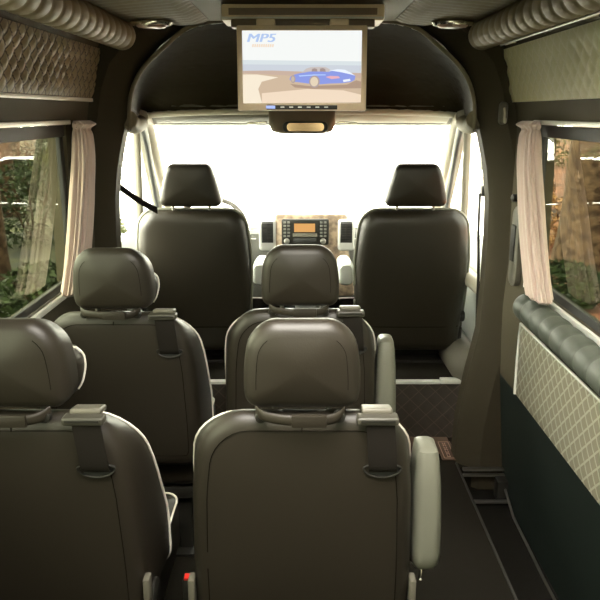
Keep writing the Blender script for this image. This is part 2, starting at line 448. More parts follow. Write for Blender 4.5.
# ------------------------------------------------------------------ the shell of the van: walls, floor, ceiling
# wall section: x as a function of height (leans in towards the roof)
PROF = [(-.12, .955), (.0, .943), (.30, .915), (.49, .897), (.80, .892), (.945, .898), (1.0, .900), (1.59, .884), (1.66, .872), (1.80, .845), (1.90, .81), (1.99, .77)]
def wx(z):
    for (z0, x0), (z1, x1) in zip(PROF, PROF[1:]):
        if z <= z1: return x0 + (x1 - x0) * (z - z0) / (z1 - z0)
    return PROF[-1][1]
WINS = [(-.66, 1.24), (1.40, 2.66)]        # window openings along each wall
WZ0, WZ1 = .975, 1.585
WGAP = .12
def build_wall(s, name):
    bm = NB()
    ys = [-.8, -.66, 1.24, 1.40, 2.66, 3.10]
    zs = [p[0] for p in PROF] + [WZ0, WZ1]
    zs = sorted(set(zs))
    th = .07
    for a, b in zip(ys, ys[1:]):
        for z0, z1 in zip(zs, zs[1:]):
            if any(a == q[0] for q in WINS) and z0 >= WZ0 - 1e-6 and z1 <= WZ1 + 1e-6: continue
            prism(bm, [P(s * wx(z0), a, z0), P(s * wx(z0), b, z0), P(s * (wx(z0) + th), b, z0), P(s * (wx(z0) + th), a, z0)], (0, 0, 0)) if False else None
            c = [P(s * wx(z), y, z) for y, z in ((a, z0), (b, z0), (b, z1), (a, z1))]
            d = [P(s * (wx(z) + th), y, z) for y, z in ((a, z0), (b, z0), (b, z1), (a, z1))]
            vc = [bm.verts.new(p) for p in c]; vd = [bm.verts.new(p) for p in d]
            bm.faces.new(vc); bm.faces.new(list(reversed(vd)))
            for i in range(4):
                j = (i + 1) % 4; bm.faces.new((vc[i], vd[i], vd[j], vc[j]))
    bmesh.ops.remove_doubles(bm, verts=bm.verts[:], dist=1e-5)
    o = link(name, bm, [WALLM, LOWERWALL], None, False)
    for p in o.data.polygons:
        if p.center.z < .49: p.material_index = 1
    return struct(o, 'olive lined van side wall with a long window', 'wall')
wl = build_wall(-1, 'wall_left'); wr = build_wall(1, 'wall_right')

def side_window(s, name, WY0, WY1, gm):
    w = bpy.data.objects.new(name, None); COL.objects.link(w); struct(w, 'side window of the van on the %s' % ('left' if s < 0 else 'right'), 'window')
    # glass
    bm = NB(); z0, z1 = WZ0 + .005, WZ1 - .005
    x0, x1 = wx(WZ0) + .024, wx(WZ1) + .024
    secs = []
    for k in range(13):
        y = WY0 + (WY1 - WY0) * k / 12; q = (WY1 - y) / 1.26
        off = -.004 - .046 * q * q
        secs.append([P(s * (x0 + off), y, z0), P(s * (x1 + off), y, z1), P(s * (x1 + off + .005), y, z1), P(s * (x0 + off + .005), y, z0)])
    loft(bm, secs)
    link('glass', bm, gm, w, True, 30)['kind'] = 'structure'
    # rubber gasket
    bm = NB()
    for a, b in (((WY0, z0), (WY1, z0)), ((WY1, z0), (WY1, z1)), ((WY0, z1), (WY1, z1))):
        def X(z): return s * (wx(z) + .014)
        pa, pb = P(X(a[1]), a[0], a[1]), P(X(b[1]), b[0], b[1])
        mid = (pa + pb) / 2; d = pb - pa
        if abs(d.y) > .1: box(bm, mid + P(0, 0, .012 if a[1] == z0 else -.018), (.016, d.length, .028 if a[1] == z0 else .042), .003)
        else: box(bm, mid + P(0, -.02, 0), (.016, .04, d.z), .003)
    link('gasket', bm, GASKET, w)['kind'] = 'structure'
    # aluminium curtain rails above and below
    for z, nm, dz in ((WZ1 + .008, 'curtain_rail', 0), (WZ0 - .012, 'sill_strip', 0)):
        bm = NB(); box(bm, P(s * (wx(z) - .005), (WY0 + WY1) / 2, z), (.012, WY1 - WY0 + .06, .016 if nm == 'curtain_rail' else .022), .003); link(nm, bm, ALU, w)['kind'] = 'structure'
    return w
side_window(-1, 'window_1', 1.40, 2.66, TINT); side_window(1, 'window_2', 1.40, 2.66, TINT)
side_window(-1, 'window_4', -.66, 1.24, TINT); side_window(1, 'window_5', -.66, 1.24, TINT_D)

# floor, step trough on the door side, cab floor
bm = NB(); box(bm, P(-.10, 1.125, -.06), (1.68, 4.29, .12)); box(bm, P(.845, 3.115, -.07), (.21, .33, .14)); struct(link('floor', bm, CARPET, None, False), 'dark carpeted cabin floor', 'floor')
bm = NB(); box(bm, P(.85, 1.02, -.14), (.22, 3.9, .04)); struct(link('trim_1', bm, STEPM, None, False), 'dark sunken rubber step along the sliding door', 'step')
bm = NB(); box(bm, P(.742, 1.05, -.006), (.010, 3.9, .022), .003); struct(link('trim_2', bm, mat('edging_rubber', (.045, .044, .036), .6), None), 'thin edging along the carpet beside the step', 'trim')
bm = NB(); box(bm, P(0, 3.175, .003), (1.50, .17, .010), .003); struct(link('trim_3', bm, BROWNTRIM, None), 'red brown floor strip at the foot of the riser', 'trim')
# riser and cab floor
bm = NB()
grid_sheet(bm, lambda u, v: P(-.93 + 1.78 * u, 3.272 - quilt_h(-.93 + 1.78 * u, .02 + .27 * v, .085, .006), -.012 + .308 * v), 180, 30, (0, .03, 0))
tag(link('quilted_riser', bm, QUILT_RISER), 'dark brown quilted riser panel below the front cab seats', 'panel')
bm = NB(); box(bm, P(0, 4.12, .27), (1.88, 1.62, .06)); struct(link('trim_4', bm, CARPET, None, False), 'raised dark cab floor', 'floor')
bm = NB()
box(bm, P(-.10, 3.275, .307), (1.6, .032, .016), .004); box(bm, P(.755, 3.275, .313), (.11, .036, .026), .006); struct(link('trim_5', bm, ALU, None), 'bright metal edge strip on top of the riser', 'trim')

# step plate with a worn emblem
t = thing('step_plate', 'small brown entry plate with worn pale lettering on floor by the pillar', 'plate', (.715, 3.105, .008))
bm = NB(); box(bm, P(0, 0, .003), (.075, .19, .006), .002); link('plate_body', bm, BROWNTRIM, t)
bm = NB()
for x, y, w, h in ((0, .085, .05, .003), (0, -.085, .05, .003), (-.025, 0, .003, .17), (.025, 0, .003, .17)): box(bm, P(x, y, .0068), (w, h, .0015))
for k in range(7):
    y = .066 - k * .022
    box(bm, P(-.006, y, .0068), (.004, .014, .0015)); box(bm, P(.006, y, .0068), (.004, .014, .0015)); box(bm, P(0, y + (.005 if k % 2 else -.005), .0068), (.014, .003, .0015))
link('plate_lettering', bm, mat('worn_plate_print', (.55, .36, .30), .5), t)

# ceiling: smooth centre and pleated sides
CZ = 1.985
HY0, HY1, HX = .35, 1.30, .50
bm = NB(); box(bm, P(0, (HY1 + 3.03) / 2, CZ + .02), (1.66, 3.03 - HY1, .04)); box(bm, P(0, (HY0 - .85) / 2, CZ + .02), (1.66, HY0 + .85, .04))
for s in (-1, 1): box(bm, P(s * (HX + .235), (HY0 + HY1) / 2, CZ + .02), (.47, HY1 - HY0, .04))
struct(link('ceiling', bm, CEILM, None, False), 'smooth beige grey van ceiling', 'ceiling')
for s, nm in ((-1, 'trim_6'), (1, 'trim_7')):
    bm = NB()
    def rib(u, v):
        x = .37 + .34 * u; y = -.7 + 3.64 * v
        ph = (y - .55 * x) / .060
        h = .020 * abs(math.sin(PI * ph)) ** .6 * min(1, u * 8 + .02, (1 - u) * 8 + .02)
        return P(s * x, y, CZ - .003 - h)
    grid_sheet(bm, rib, 14, 420, (0, 0, .003))
    struct(link(nm, bm, RIBM, None, True, 70), 'pleated leather ceiling strip', 'ceiling trim')

bm = NB()
for s in (-1, 1): box(bm, P(s * (HX - .006), (HY0 + HY1) / 2, CZ + .045), (.012, HY1 - HY0, .11))
for y in (HY0 + .006, HY1 - .006): box(bm, P(0, y, CZ + .045), (2 * HX, .012, .11))
struct(link('added_light_hatch', bm, LIGHTPL, None, False), 'added unseen roof opening that lets sky light onto the seats', 'roof hatch')  # added out of view so sky light falls on the headrest tops
# rear wall with two door windows (behind the camera)
bm = NB()
box(bm, P(0, -.85, .625), (1.96, .06, 1.51)); box(bm, P(0, -.85, 1.95), (1.96, .06, .20)); [box(bm, P(x, -.85, 1.5), (w, .06, .70)) for x, w in ((0, .4), (-.86, .24), (.86, .24))]
struct(link('wall_back', bm, WALLM, None, False), 'rear doors of the van with two windows', 'wall')

bm = NB()
for x in (-.47, .47): box(bm, P(x, -.85, 1.615), (.56, .006, .48))
struct(link('window_7', bm, TINT, None, False), 'tinted rear door windows', 'window')
# quilted wall panels
def panel(s, y0, y1, z0, z1, off, h, cell, m, label, nm='quilted_upholstery', edge=True):
    bm = NB()
    nu, nv = int((y1 - y0) / .0085), max(8, int((z1 - z0) / .0085))
    def f(u, v):
        y = y0 + (y1 - y0) * u; z = z0 + (z1 - z0) * v
        e = min(1, 30 * min(u * (y1 - y0), (1 - u) * (y1 - y0), v * (z1 - z0), (1 - v) * (z1 - z0)))
        return P(s * (wx(z) - off - quilt_h(y, z, cell, h) * e), y, z)
    grid_sheet(bm, f, nu, nv, None)
    # back face and rim, on the wall
    V = {(i, j): None for i in range(1) for j in range(1)}
    o = NB(); o.free()
    bmesh.ops.solidify(bm, geom=bm.faces[:], thickness=.003)
    return tag(link(nm, bm, m, None, True, 60), label, 'panel')
panel(-1, .2, 3.03, 1.685, 1.875, .010, .013, .062, QUILT_L, 'quilted leather panel above the left window, coloured darker for shade')
panel(1, .2, 3.03, 1.668, 1.872, .012, .008, .066, QUILT_R, 'quilted leather panel above the right window, coloured paler for light')
pl = panel(1, .2, 2.66, .500, .805, .010, .004, .060, QUILT_LOW, 'beige quilted panel with pale stitching low on the right wall')
bm = NB(); tube(bm, [P(wx(.81) - .012, .2, .808), P(wx(.81) - .012, 2.655, .808), P(wx(.65) - .012, 2.668, .65), P(wx(.50) - .012, 2.668, .498)], .0055, 8); link('edge_trim', bm, ALU, pl)
bm = NB(); box(bm, P(-wx(1.677) + .010, 1.6, 1.677), (.012, 2.84, .014), .003); struct(link('trim_8', bm, ALU, None), 'bright strip under the left quilted panel', 'trim')

# pleated rolls
def roll(pts, r, pitch, m, label, nm='padded_roll', endr=.5):
    pts = [Vector(p) for p in pts]; Ltot = (pts[-1] - pts[0]).length
    d = (pts[-1] - pts[0]).normalized(); up = P(0, 0, 1); s = d.cross(up).normalized(); up = s.cross(d)
    rings = []; n = int(Ltot / (pitch / 8))
    for i in range(n + 1):
        l = Ltot * i / n; ph = (l / pitch) % 1
        rr = r * (.85 + .15 * math.sin(PI * ph) ** .5)
        e = min(1, (Ltot - l) / .03)
        rr *= math.sqrt(max(.02, 1 - (1 - e) ** 2))
        e = min(1, l / .03); rr *= math.sqrt(max(.02, 1 - (1 - e) ** 2))
        rings.append([pts[0] + d * l + rr * (math.cos(2 * PI * q / 28) * s + math.sin(2 * PI * q / 28) * up) for q in range(28)])
    bm = NB(); loft(bm, rings)
    return tag(link(nm, bm, m, None, True, 75), label, 'padded roll')
roll([(-.712, .3, 1.922), (-.712, 2.93, 1.922)], .056, .080, ROLLM, 'taupe pleated roll along the ceiling edge above left window')
roll([(.712, .3, 1.922), (.712, 2.93, 1.922)], .056, .080, ROLLM, 'taupe pleated roll along the ceiling edge above right window')
roll([(.836, .3, .930), (.836, 2.50, .930)], .053, .100, ROLLR, 'grey green pleated roll on the sill below the right window')
t = thing('curtain_rod', 'thin chrome rod under the pleated roll on the right', 'rod', (.76, 0, 0))
bm = NB(); tube(bm, [P(0, .3, 1.872), P(0, 2.80, 1.876)], .0035, 10); link('rod_tube', bm, STEEL, t)
for y in (1.2, 2.0, 2.75):
    bm = NB(); tube(bm, [P(0, y, 1.874), P(.03, y, 1.882), P(.066, y, 1.886)], .004, 8); link('rod_bracket', bm, CHROME, t)

# curtains
def curtain(s, label):
    t = thing('curtain', label, 'curtain', (s * .862, -.105 if s > 0 else 0, 0), 'curtains gathered at the side windows')
    bm = NB(); rings = []
    # (z, centre y, half width, depth)
    K = [(1.598, 2.742, .070, .012), (1.585, 2.735, .082, .020), (1.567, 2.725, .058, .014), (1.54, 2.715, .062, .017), (1.45, 2.695, .070, .019), (1.32, 2.640, .080, .020), (1.18, 2.575, .084, .020), (1.06, 2.505, .086, .020), (1.005, 2.465, .088, .020), (.997, 2.46, .086, .018)]
    Z = catmull([P(k[0], k[1], 0) for k in K], 5); W = catmull([P(k[2], k[3], 0) for k in K], 5)
    n = 96
    for zp, wp in zip(Z, W):
        z, yc = zp.x, zp.y; w, d = wp.x, wp.y * 1.7
        rg = []
        for q in range(n):
            a = 2 * PI * q / n; u = math.cos(a)
            fold = math.sin(15 * a + 1.2 * math.sin(z * 6)) * .6 + .4 * math.sin(8 * a + z * 4)
            k = 1 + .20 * fold * (1 if z < 1.57 else .5)
            x = -s * d * (.75 + 1.05 * math.sin(a) * k); u *= k
            hem = .010 * fold if z < 1.0 else 0
            rg.append(P(x, yc + w * u, z + hem))
        rings.append(rg)
    loft(bm, rings); link('drape', bm, CURTAIN, t, True, 80)
    bm = NB(); tube(bm, [P(-s * .013, 2.65, 1.578), P(-s * .018, 2.72, 1.572), P(-s * .013, 2.80, 1.584)], .008, 8); link('gather_tie', bm, CURTAIN, t)
    return t
curtain(-1, 'cream curtain gathered at the front end of the left window')
curtain(1, 'cream curtain gathered at the front end of the right window')

# ------------------------------------------------------------------ B pillars and arch
def pillar(s, nm):
    bm = NB(); rings = []
    prof = [(-.10, .735, .97), (.05, .737, .962), (.20, .742, .95), (.33, .758, .94), (.45, .776, .935), (.55, .796, .93), (.66, .815, .925), (.85, .822, .915), (1.10, .822, .91), (1.26, .816, .905), (1.40, .796, .90), (1.52, .766, .895), (1.60, .742, .885), (1.72, .716, .865), (1.82, .675, .845), (1.90, .60, .82), (1.95, .53, .80), (1.983, .46, .79)]
    for z, xi, xo in prof:
        b = .022
        sec = [(xo, 2.93), (xi + .10, 2.93), (xi + b, 2.985), (xi, 3.02), (xi, 3.10), (xi + .03, 3.14), (xo, 3.14)]
        rings.append([P(s * x, y, z) for x, y in sec])
    loft(bm, rings); return struct(link(nm, bm, PILLARM, None, True, 30), 'dark lined pillar between cabin and cab', 'pillar')
pillar(-1, 'trim_9'); pillar(1, 'trim_10')
# quilted roll edge of the arch
arch = [(-.727, 1.555), (-.716, 1.68), (-.664, 1.79), (-.555, 1.89), (-.45, 1.962), (-.30, 1.985), (0, 1.992), (.30, 1.985), (.45, 1.962), (.555, 1.89), (.664, 1.79), (.716, 1.68), (.727, 1.555)]
ac = catmull([P(x, 0, z) for x, z in arch], 6)
fr = [(-.90, 1.600), (-.89, 1.612), (-.87, 1.622), (-.80, 1.632), (-.60, 1.642), (-.30, 1.648), (0, 1.650), (.30, 1.648), (.60, 1.642), (.80, 1.632), (.87, 1.622), (.89, 1.612), (.90, 1.600)]
fc = catmull([P(x, 0, z) for x, z in fr], 6)
bm = NB(); N = len(ac); M = 26
def hl(u, v):
    i = min(N - 1, round(u * (N - 1))); a, f = ac[i], fc[i]; th = v * PI / 2
    w = math.sin(th); k = 1 - math.cos(th)
    p = P(a.x + (f.x - a.x) * w ** 1.0, 3.00 + .93 * w, f.z + (a.z - f.z) * math.cos(th))
    n = P(-p.x * .3, -.6, -.6).normalized()
    return p + n * quilt_h(u * 3.2, v * 1.25, .11, .012)
grid_sheet(bm, hl, N - 1, M * 2)
bmesh.ops.solidify(bm, geom=bm.faces[:], thickness=-.004)
struct(link('trim_11', bm, QUILT_D, None, True, 80), 'dark quilted overhead lining of the cab', 'headliner')
bm = NB(); tube(bm, [P(p.x, 2.995, p.z + .004) for p in ac], .009, 12); struct(link('trim_12', bm, RIBM, None), 'rounded leather edge of the arch', 'trim')
# gathered lower corners of the arch
for s, nm in ((-1, 'trim_13'), (1, 'trim_14')):
    bm = NB(); pts = [P(s * .735, 3.02, 1.60), P(s * .765, 3.20, 1.575), P(s * .80, 3.45, 1.57), P(s * .85, 3.75, 1.575)]
    c = catmull(pts, 16)
    tube(bm, c, lambda q: .040 * (.74 + .26 * abs(math.sin(q * PI * 13)) ** .6), 16)
    struct(link(nm, bm, RIBM, None, True, 75), 'gathered leather corner under the arch', 'trim')

# headliner front lip, roof front and windshield header
bm = NB(); tube(bm, [P(p.x, 3.94, p.z - .012) for p in fc], .020, 12); struct(link('trim_15', bm, BEIGEPL, None), 'pale front edge of the overhead lining', 'trim')
bm = NB()
prism(bm, [P(-1.0, 3.92, 1.66), P(1.0, 3.92, 1.66), P(1.0, 4.12, 1.555), P(-1.0, 4.12, 1.555)], (0, .01, .03)); struct(link('trim_16', bm, GREYPL, None, False), 'windscreen header', 'trim')
# outer roof skins keep the sky out
RP = ((-1.0, 1.60), (-.9, 1.85), (-.7, 2.06), (-HX, 2.085), (HX, 2.085), (.7, 2.06), (.9, 1.85), (1.0, 1.60))
bm = NB()
def rr_(y, k=1.0): return [P(x, y, 1.60 + (z - 1.60) * k) for x, z in RP]
loft(bm, [rr_(-.9), rr_(HY0)], closed=False); loft(bm, [rr_(HY1), rr_(3.3), rr_(3.9), rr_(4.15, .1)], closed=False)
loft(bm, [rr_(HY0)[:4], rr_(HY1)[:4]], closed=False); loft(bm, [rr_(HY0)[4:], rr_(HY1)[4:]], closed=False)
bmesh.ops.remove_doubles(bm, verts=bm.verts[:], dist=1e-4)
bmesh.ops.solidify(bm, geom=bm.faces[:], thickness=.01)
struct(link('trim_17', bm, mat('white_body_paint', (.75, .75, .72), .3), None, True), 'outer roof of the van', 'roof')
# windscreen
w3 = bpy.data.objects.new('window_3', None); COL.objects.link(w3); struct(w3, 'wide clear windscreen, bright with daylight', 'window')
bm = NB(); prism(bm, [P(-.94, 5.02, .93), P(.94, 5.02, .93), P(.86, 4.12, 1.575), P(-.86, 4.12, 1.575)], (0, .004, .005)); link('glass', bm, CLEAR, w3, False)['kind'] = 'structure'

# sun visors and overhead console
for s, a in ((-1, 'left'), (1, 'right')):
    t = thing('sun_visor', 'folded grey sun visor along the windscreen top, %s of the mirror console' % a, 'sun visor', (0, 0, 0), 'sun visors')
    bm = NB(); rs = []
    for x, dz in ((.165, .0), (.19, .016), (.26, .022), (.50, .024), (.74, .022), (.80, .018), (.82, .0)):
        rs.append([P(s * x, 4.00 + .055 * math.cos(q), 1.590 + .4 * dz - .4 * .055 * math.cos(q) + (.010 + dz * .35) * math.sin(q)) for q in [2 * PI * k / 14 for k in range(14)]])
    loft(bm, rs); link('visor_flap', bm, BEIGEPL if s > 0 else GREYPL, t)
    bm = NB(); tube(bm, [P(s * .16, 3.972, 1.62), P(s * .5, 3.968, 1.628), P(s * .84, 3.972, 1.605)], .006, 8); link('visor_rod', bm, STEEL, t)
    bm = NB(); box(bm, P(s * .25, 3.95, 1.572), (.11, .004, .012), .002, Matrix.Rotation(s * .05, 3, 'Y')); link('visor_clip', bm, CHROME, t)
t = thing('overhead_console', 'brown overhead console with small oval mirror at windscreen top', 'console', (0, 3.84, 1.585))
bm = NB(); rs = []
for z, hx, hy in ((.085, .165, .06), (.05, .178, .075), (-.02, .178, .08), (-.055, .160, .075), (-.068, .12, .06)):
    rs.append([P(x, y, z) for x, y in rrect(hx, -hy, hy, .04, .04)])
loft(bm, rs); link('console_body', bm, MOND, t)
bm = NB(); rs = []
for y, k in ((-.0785, 1.15), (-.088, 1.12), (-.090, 1.0)):
    rs.append([P(.018 + x * k, y, -.032 + z * k) for x, z in rrect(.105, -.026, .026, .024, .024)])
loft(bm, rs); link('mirror_frame', bm, PLASTIC, t)
bm = NB(); loft(bm, [[P(.018 + x, y, -.032 + z) for x, z in rrect(.098, -.021, .021, .019, .019)] for y in (-.0905, -.0925)]); link('mirror_lens', bm, MIRRORM, t)

# ------------------------------------------------------------------ ceiling lamps
def lamp(x, label):
    t = thing('ceiling_lamp', label, 'lamp', (x, 2.77, CZ - .024), 'oval ceiling lamps')
    bm = NB(); lathe(bm, [(.02, 0), (.078, 0), (.082, -.008), (.074, -.018), (.062, -.018)], (0, 0, 0), 'z', 40)
    bmesh.ops.scale(bm, vec=(1, .55, 1), verts=bm.verts[:]); link('bezel', bm, CHROME, t)
    bm = NB(); lathe(bm, [(.01, -.0175), (.061, -.0175), (.05, -.026), (.01, -.030)], (0, 0, 0), 'z', 40)
    bmesh.ops.scale(bm, vec=(1, .55, 1), verts=bm.verts[:]); link('lens', bm, mat('lamp_lens', (.30, .20, .16), .25), t)
    return t
lamp(-.565, 'chrome oval ceiling lamp at the upper left, left of the monitor')
lamp(.565, 'chrome oval ceiling lamp at the upper right, right of the monitor')

# ------------------------------------------------------------------ ceiling monitor
t = thing('ceiling_monitor', 'flip-down ceiling monitor showing a blue convertible car on screen', 'monitor', (0, 2.40, 0))
bm = NB(); box(bm, P(.003, .18, 1.954), (.550, .18, .052), .008); mt = link('mount', bm, MONGREY, t)
bm = NB(); box(bm, P(.003, .090, 1.956), (.50, .006, .022), .002); link('mount_recess_shade', bm, mat('mount_shadow_brown', (.16, .11, .07), .5), mt)  # brown slab paints the shade of a recess onto the flat front
bm = NB(); box(bm, P(.003, .090, 1.936), (.545, .014, .006), .002); link('mount_strip', bm, SILVERPL, mt)
bm = NB(); box(bm, P(.003, .085, 1.915), (.48, .06, .026), .006); link('hinge_bar', bm, MOND, t)
for x in (-.118, .122):
    bm = NB(); box(bm, P(x, .034, 1.909), (.062, .07, .030), .006); link('hinge', bm, MONGREY, t)
# screen leaf: rear-facing, tilted a little
leaf = Matrix.Rotation(math.radians(-3), 3, 'X')
def SL(x, y, z): return Vector((0, 0, 1.768)) + leaf @ P(x, y, z)
bm = NB(); box(bm, SL(0, 0, 0), (.426, .026, .268), .006, leaf); fr_ = link('screen_frame', bm, MONGREY, t)
SW, SH = .390, .228
def flat(name, poly, y, col, parent, s=1.0, m=None):
    bm = NB(); prism(bm, [SL(x, y, z + .003) for x, z in poly], leaf @ P(0, .0003, 0)); return link(name, bm, m or screen('screen_' + name, col, s), parent, False)
disp = flat('display', [(-SW / 2, -SH / 2), (SW / 2, -SH / 2), (SW / 2, SH / 2), (-SW / 2, SH / 2)], -.0135, (.86, .88, .86), t)
def fp(px, py):   # picture on the screen given in its own 0..1 frame
    return (-SW / 2 + SW * px, SH / 2 - SH * py)
Y = -.0138
def pic(name, pts, col, k, s=1.0, m=None):
    return flat(name, [fp(*p) for p in pts], Y - .0004 * k, col, disp, s, m)
pic('horizon', [(0, .455), (1, .47), (1, .60), (0, .56)], (.58, .62, .68), 1)
pic('low_sky', [(0, .40), (1, .42), (1, .475), (0, .46)], (.66, .72, .74), 1.2)
pic('far_land', [(0, .55), (.25, .545), (.5, .56), (1, .58), (1, .66), (.45, .64), (0, .58)], (.56, .42, .34), 2)
pic('road', [(0, .58), (.45, .62), (1, .65), (1, 1), (0, 1)], (.60, .46, .33), 3)
pic('road_light', [(0, .60), (.12, .60), (.30, .64), (.16, .70), (.13, .80), (.16, 1), (0, 1)], (.88, .78, .62), 4)
pic('road_sheen', [(.16, .86), (.55, .80), (.85, .82), (1, .88), (1, .985), (.16, 1)], (.84, .68, .52), 4)
pic('car_shade', [(.40, .73), (.56, .76), (.88, .74), (.96, .68), (1, .70), (1, .79), (.60, .80), (.44, .78)], (.42, .30, .22), 5)
pic('car_body', [(.395, .665), (.405, .625), (.44, .60), (.49, .58), (.52, .575), (.56, .56), (.66, .56), (.72, .565), (.80, .53), (.86, .535), (.915, .58), (.95, .62), (.945, .675), (.91, .705), (.84, .72), (.74, .725), (.66, .735), (.62, .735), (.55, .725), (.46, .705), (.41, .70)], (.26, .32, .74), 6)
pic('car_windscreen', [(.495, .578), (.535, .52), (.575, .50), (.66, .495), (.70, .50), (.735, .53), (.725, .565), (.66, .56), (.56, .56)], (.56, .50, .48), 7)
pic('car_seats', [(.58, .56), (.585, .525), (.605, .515), (.625, .525), (.63, .56)], (.36, .28, .26), 8)
pic('car_headrests', [(.65, .56), (.652, .52), (.675, .512), (.695, .525), (.70, .562)], (.36, .28, .26), 8)
pic('car_highlight', [(.735, .545), (.80, .528), (.86, .535), (.91, .575), (.945, .615), (.90, .595), (.83, .57)], (.80, .86, .96), 8)
pic('car_tail_light', [(.70, .635), (.74, .62), (.81, .625), (.82, .65), (.75, .665)], (.78, .42, .48), 8)
pic('car_licence_plate', [(.845, .675), (.905, .66), (.91, .69), (.85, .705)], (.82, .86, .94), 8)
def disc(name, cx, cy, rx, ry, col, k): pic(name, [(cx + rx * math.cos(2 * PI * q / 24), cy + ry * math.sin(2 * PI * q / 24)) for q in range(24)], col, k)
disc('car_wheel', .605, .70, .045, .085, (.42, .34, .32), 9); disc('car_wheel_rim', .603, .70, .033, .066, (.74, .62, .46), 10)
disc('car_wheel', .425, .665, .020, .055, (.42, .34, .32), 9); disc('car_wheel_rim', .423, .665, .013, .038, (.55, .46, .36), 10)
pic('car_belt_line', [(.47, .615), (.60, .60), (.70, .60), (.70, .612), (.60, .615), (.48, .63)], (.45, .60, .95), 8)
def text(body, size, px, py, col, k, nm, shear=.25, ps=(1, 1), off=.0):
    cu = bpy.data.curves.new(nm, 'FONT'); cu.body = body; cu.size = size; cu.shear = shear; cu.extrude = .0002; cu.offset = off
    tmp = bpy.data.objects.new(nm, cu); COL.objects.link(tmp)
    dg = bpy.context.evaluated_depsgraph_get(); me = bpy.data.meshes.new_from_object(tmp.evaluated_get(dg)); me.name = nm
    bpy.data.objects.remove(tmp)
    x, z = fp(px, py)
    R = leaf.to_4x4() @ Matrix.Rotation(PI / 2, 4, 'X') @ Matrix.Diagonal((ps[0], ps[1], 1, 1))
    me.transform(Matrix.Translation(SL(x, Y - .0004 * k, z + .003)) @ R)
    me.materials.clear(); me.materials.append(screen('screen_' + nm, col))
    o = bpy.data.objects.new(nm, me); COL.objects.link(o); o.parent = disp; return o
for k in (0, 1, 2): text('MP5', .046, .03 + .004 * k, .155, (.42, .55, .82), 2 + .3 * k, 'logo_text', .22, (1.14, .80))
bm = NB()
for k in range(10):
    x0 = .082 + k * .0185
    prism(bm, [SL(x, Y - .0012, z + .003) for x, z in (fp(x0, .225), fp(x0 + .012, .225), fp(x0 + .016, .185), fp(x0 + .004, .185))], leaf @ P(0, .0003, 0))
link('caption_marks', bm, screen('screen_caption', (.84, .66, .50)), disp, False)
bm = NB(); box(bm, SL(0, -.0135, -.124), (.235, .004, .014), .002, leaf); bs = link('button_strip', bm, PLASTIC, t)
for k in range(6):
    bm = NB(); box(bm, SL(-.065 + k * .029, -.0165, -.1235), (.013, .003, .004), .001, leaf); link('button', bm, SILVERPL, bs)
bm = NB(); box(bm, SL(-.104, -.0165, -.1235), (.030, .003, .010), .001, leaf); link('indicator', bm, screen('blue_indicator', (.42, .52, .95)), bs)

# ------------------------------------------------------------------ dashboard
t = thing('dashboard', 'grey dashboard with wood trimmed centre console under the bright windscreen', 'dashboard', (0, 4.3, 0))
bm = NB(); rs = []
prof = [(.10, .45), (.02, .60), (-.01, .78), (.0, .89), (.04, .945), (.12, .972), (.35, .965), (.60, .94), (.72, .92), (.72, .45)]
for x in (-.95, -.6, -.3, 0, .3, .6, .95):
    rs.append([P(x, y, z) for y, z in prof])
loft(bm, rs); body = link('dash_body', bm, DASHM, t, True, 30)
bm = NB(); tube(bm, [P(-.93, -.012, .93), P(.93, -.012, .93)], .007, 8); link('dash_seam', bm, SILVERPL, body)
bm = NB(); box(bm, P(-.6, -.008, .86), (.62, .02, .004), .001); box(bm, P(.62, -.008, .86), (.62, .02, .004), .001); link('dash_line', bm, SILVERPL, body)
# console stack
bm = NB(); rs = []
for y, k in ((.10, .0), (-.05, .0), (-.075, .006), (-.085, .02)):
    rs.append([P(.052 + x * 1, y, z) for x, z in rrect(.232 - k, .50 + k, 1.030 - k, .03, .02, lambda z: 1 + .20 * max(0, (.86 - z) / .3))])
loft(bm, rs); con = link('centre_console', bm, BURL, t)
for s in (-1, 1):
    bm = NB(); rs = []
    for y, k in ((-.02, .0), (-.088, .0), (-.096, .008)):
        rs.append([P(.030 + s * .243 + x, y, z) for x, z in rrect(.052 - k, .80 + k, .995 - k, .02, .02)])
    loft(bm, rs); v = link('air_vent', bm, SILVERPL, t)
    bm = NB(); box(bm, P(.030 + s * .243, -.0965, .915), (.072, .004, .128), .003); link('vent_cavity', bm, GASKET, v)
    bm = NB()
    for k in range(8): box(bm, P(.030 + s * .243, -.1, .862 + k * .0155), (.070, .006, .004), .001, Matrix.Rotation(.5, 3, 'X'))
    box(bm, P(.030 + s * .243, -.103, .915), (.006, .006, .12), .001)
    link('vent_louvre', bm, PLASTIC, v)
bm = NB(); rs = []
for y, k in ((-.08, 0), (-.097, 0), (-.102, .005)): rs.append([P(.020 + x, y, z) for x, z in rrect(.145 - k, .838 + k, .998 - k, .012, .012)])
loft(bm, rs); rad = link('radio', bm, PLASTIC, t)
bm = NB(); box(bm, P(.016, -.103, .945), (.128, .005, .052), .002); link('radio_display', bm, screen('amber_display', (.80, .42, .14), .9), rad)
bm = NB(); box(bm, P(.018, -.103, .900), (.150, .005, .022), .003); link('disc_slot', bm, GREYPL, rad)
bm = NB(); box(bm, P(.018, -.103, .868), (.140, .005, .026), .003); link('radio_drawer', bm, GASKET, rad)
for s in (-1, 1):
    for c in (0, 1):
        for r_ in range(5):
            bm = NB(); box(bm, P(.018 + s * (.100 + c * .024), -.104, .978 - r_ * .021), (.016, .006, .012), .002); link('radio_button', bm, DASHM, rad)
    bm = NB(); lathe(bm, [(.018, -.10), (.017, -.116), (.012, -.119), (.002, -.119)], P(.018 + s * .112, 0, .862), 'y', 20); link('radio_knob', bm, STEEL, rad)
bm = NB(); rs = []
for z, hx in ((.46, .10), (.60, .12), (.64, .115), (.66, .09)):
    rs.append([P(.06 + x, -.12 + yy, z) for x, yy in rrect(hx, -.10, .10, .03, .03)])
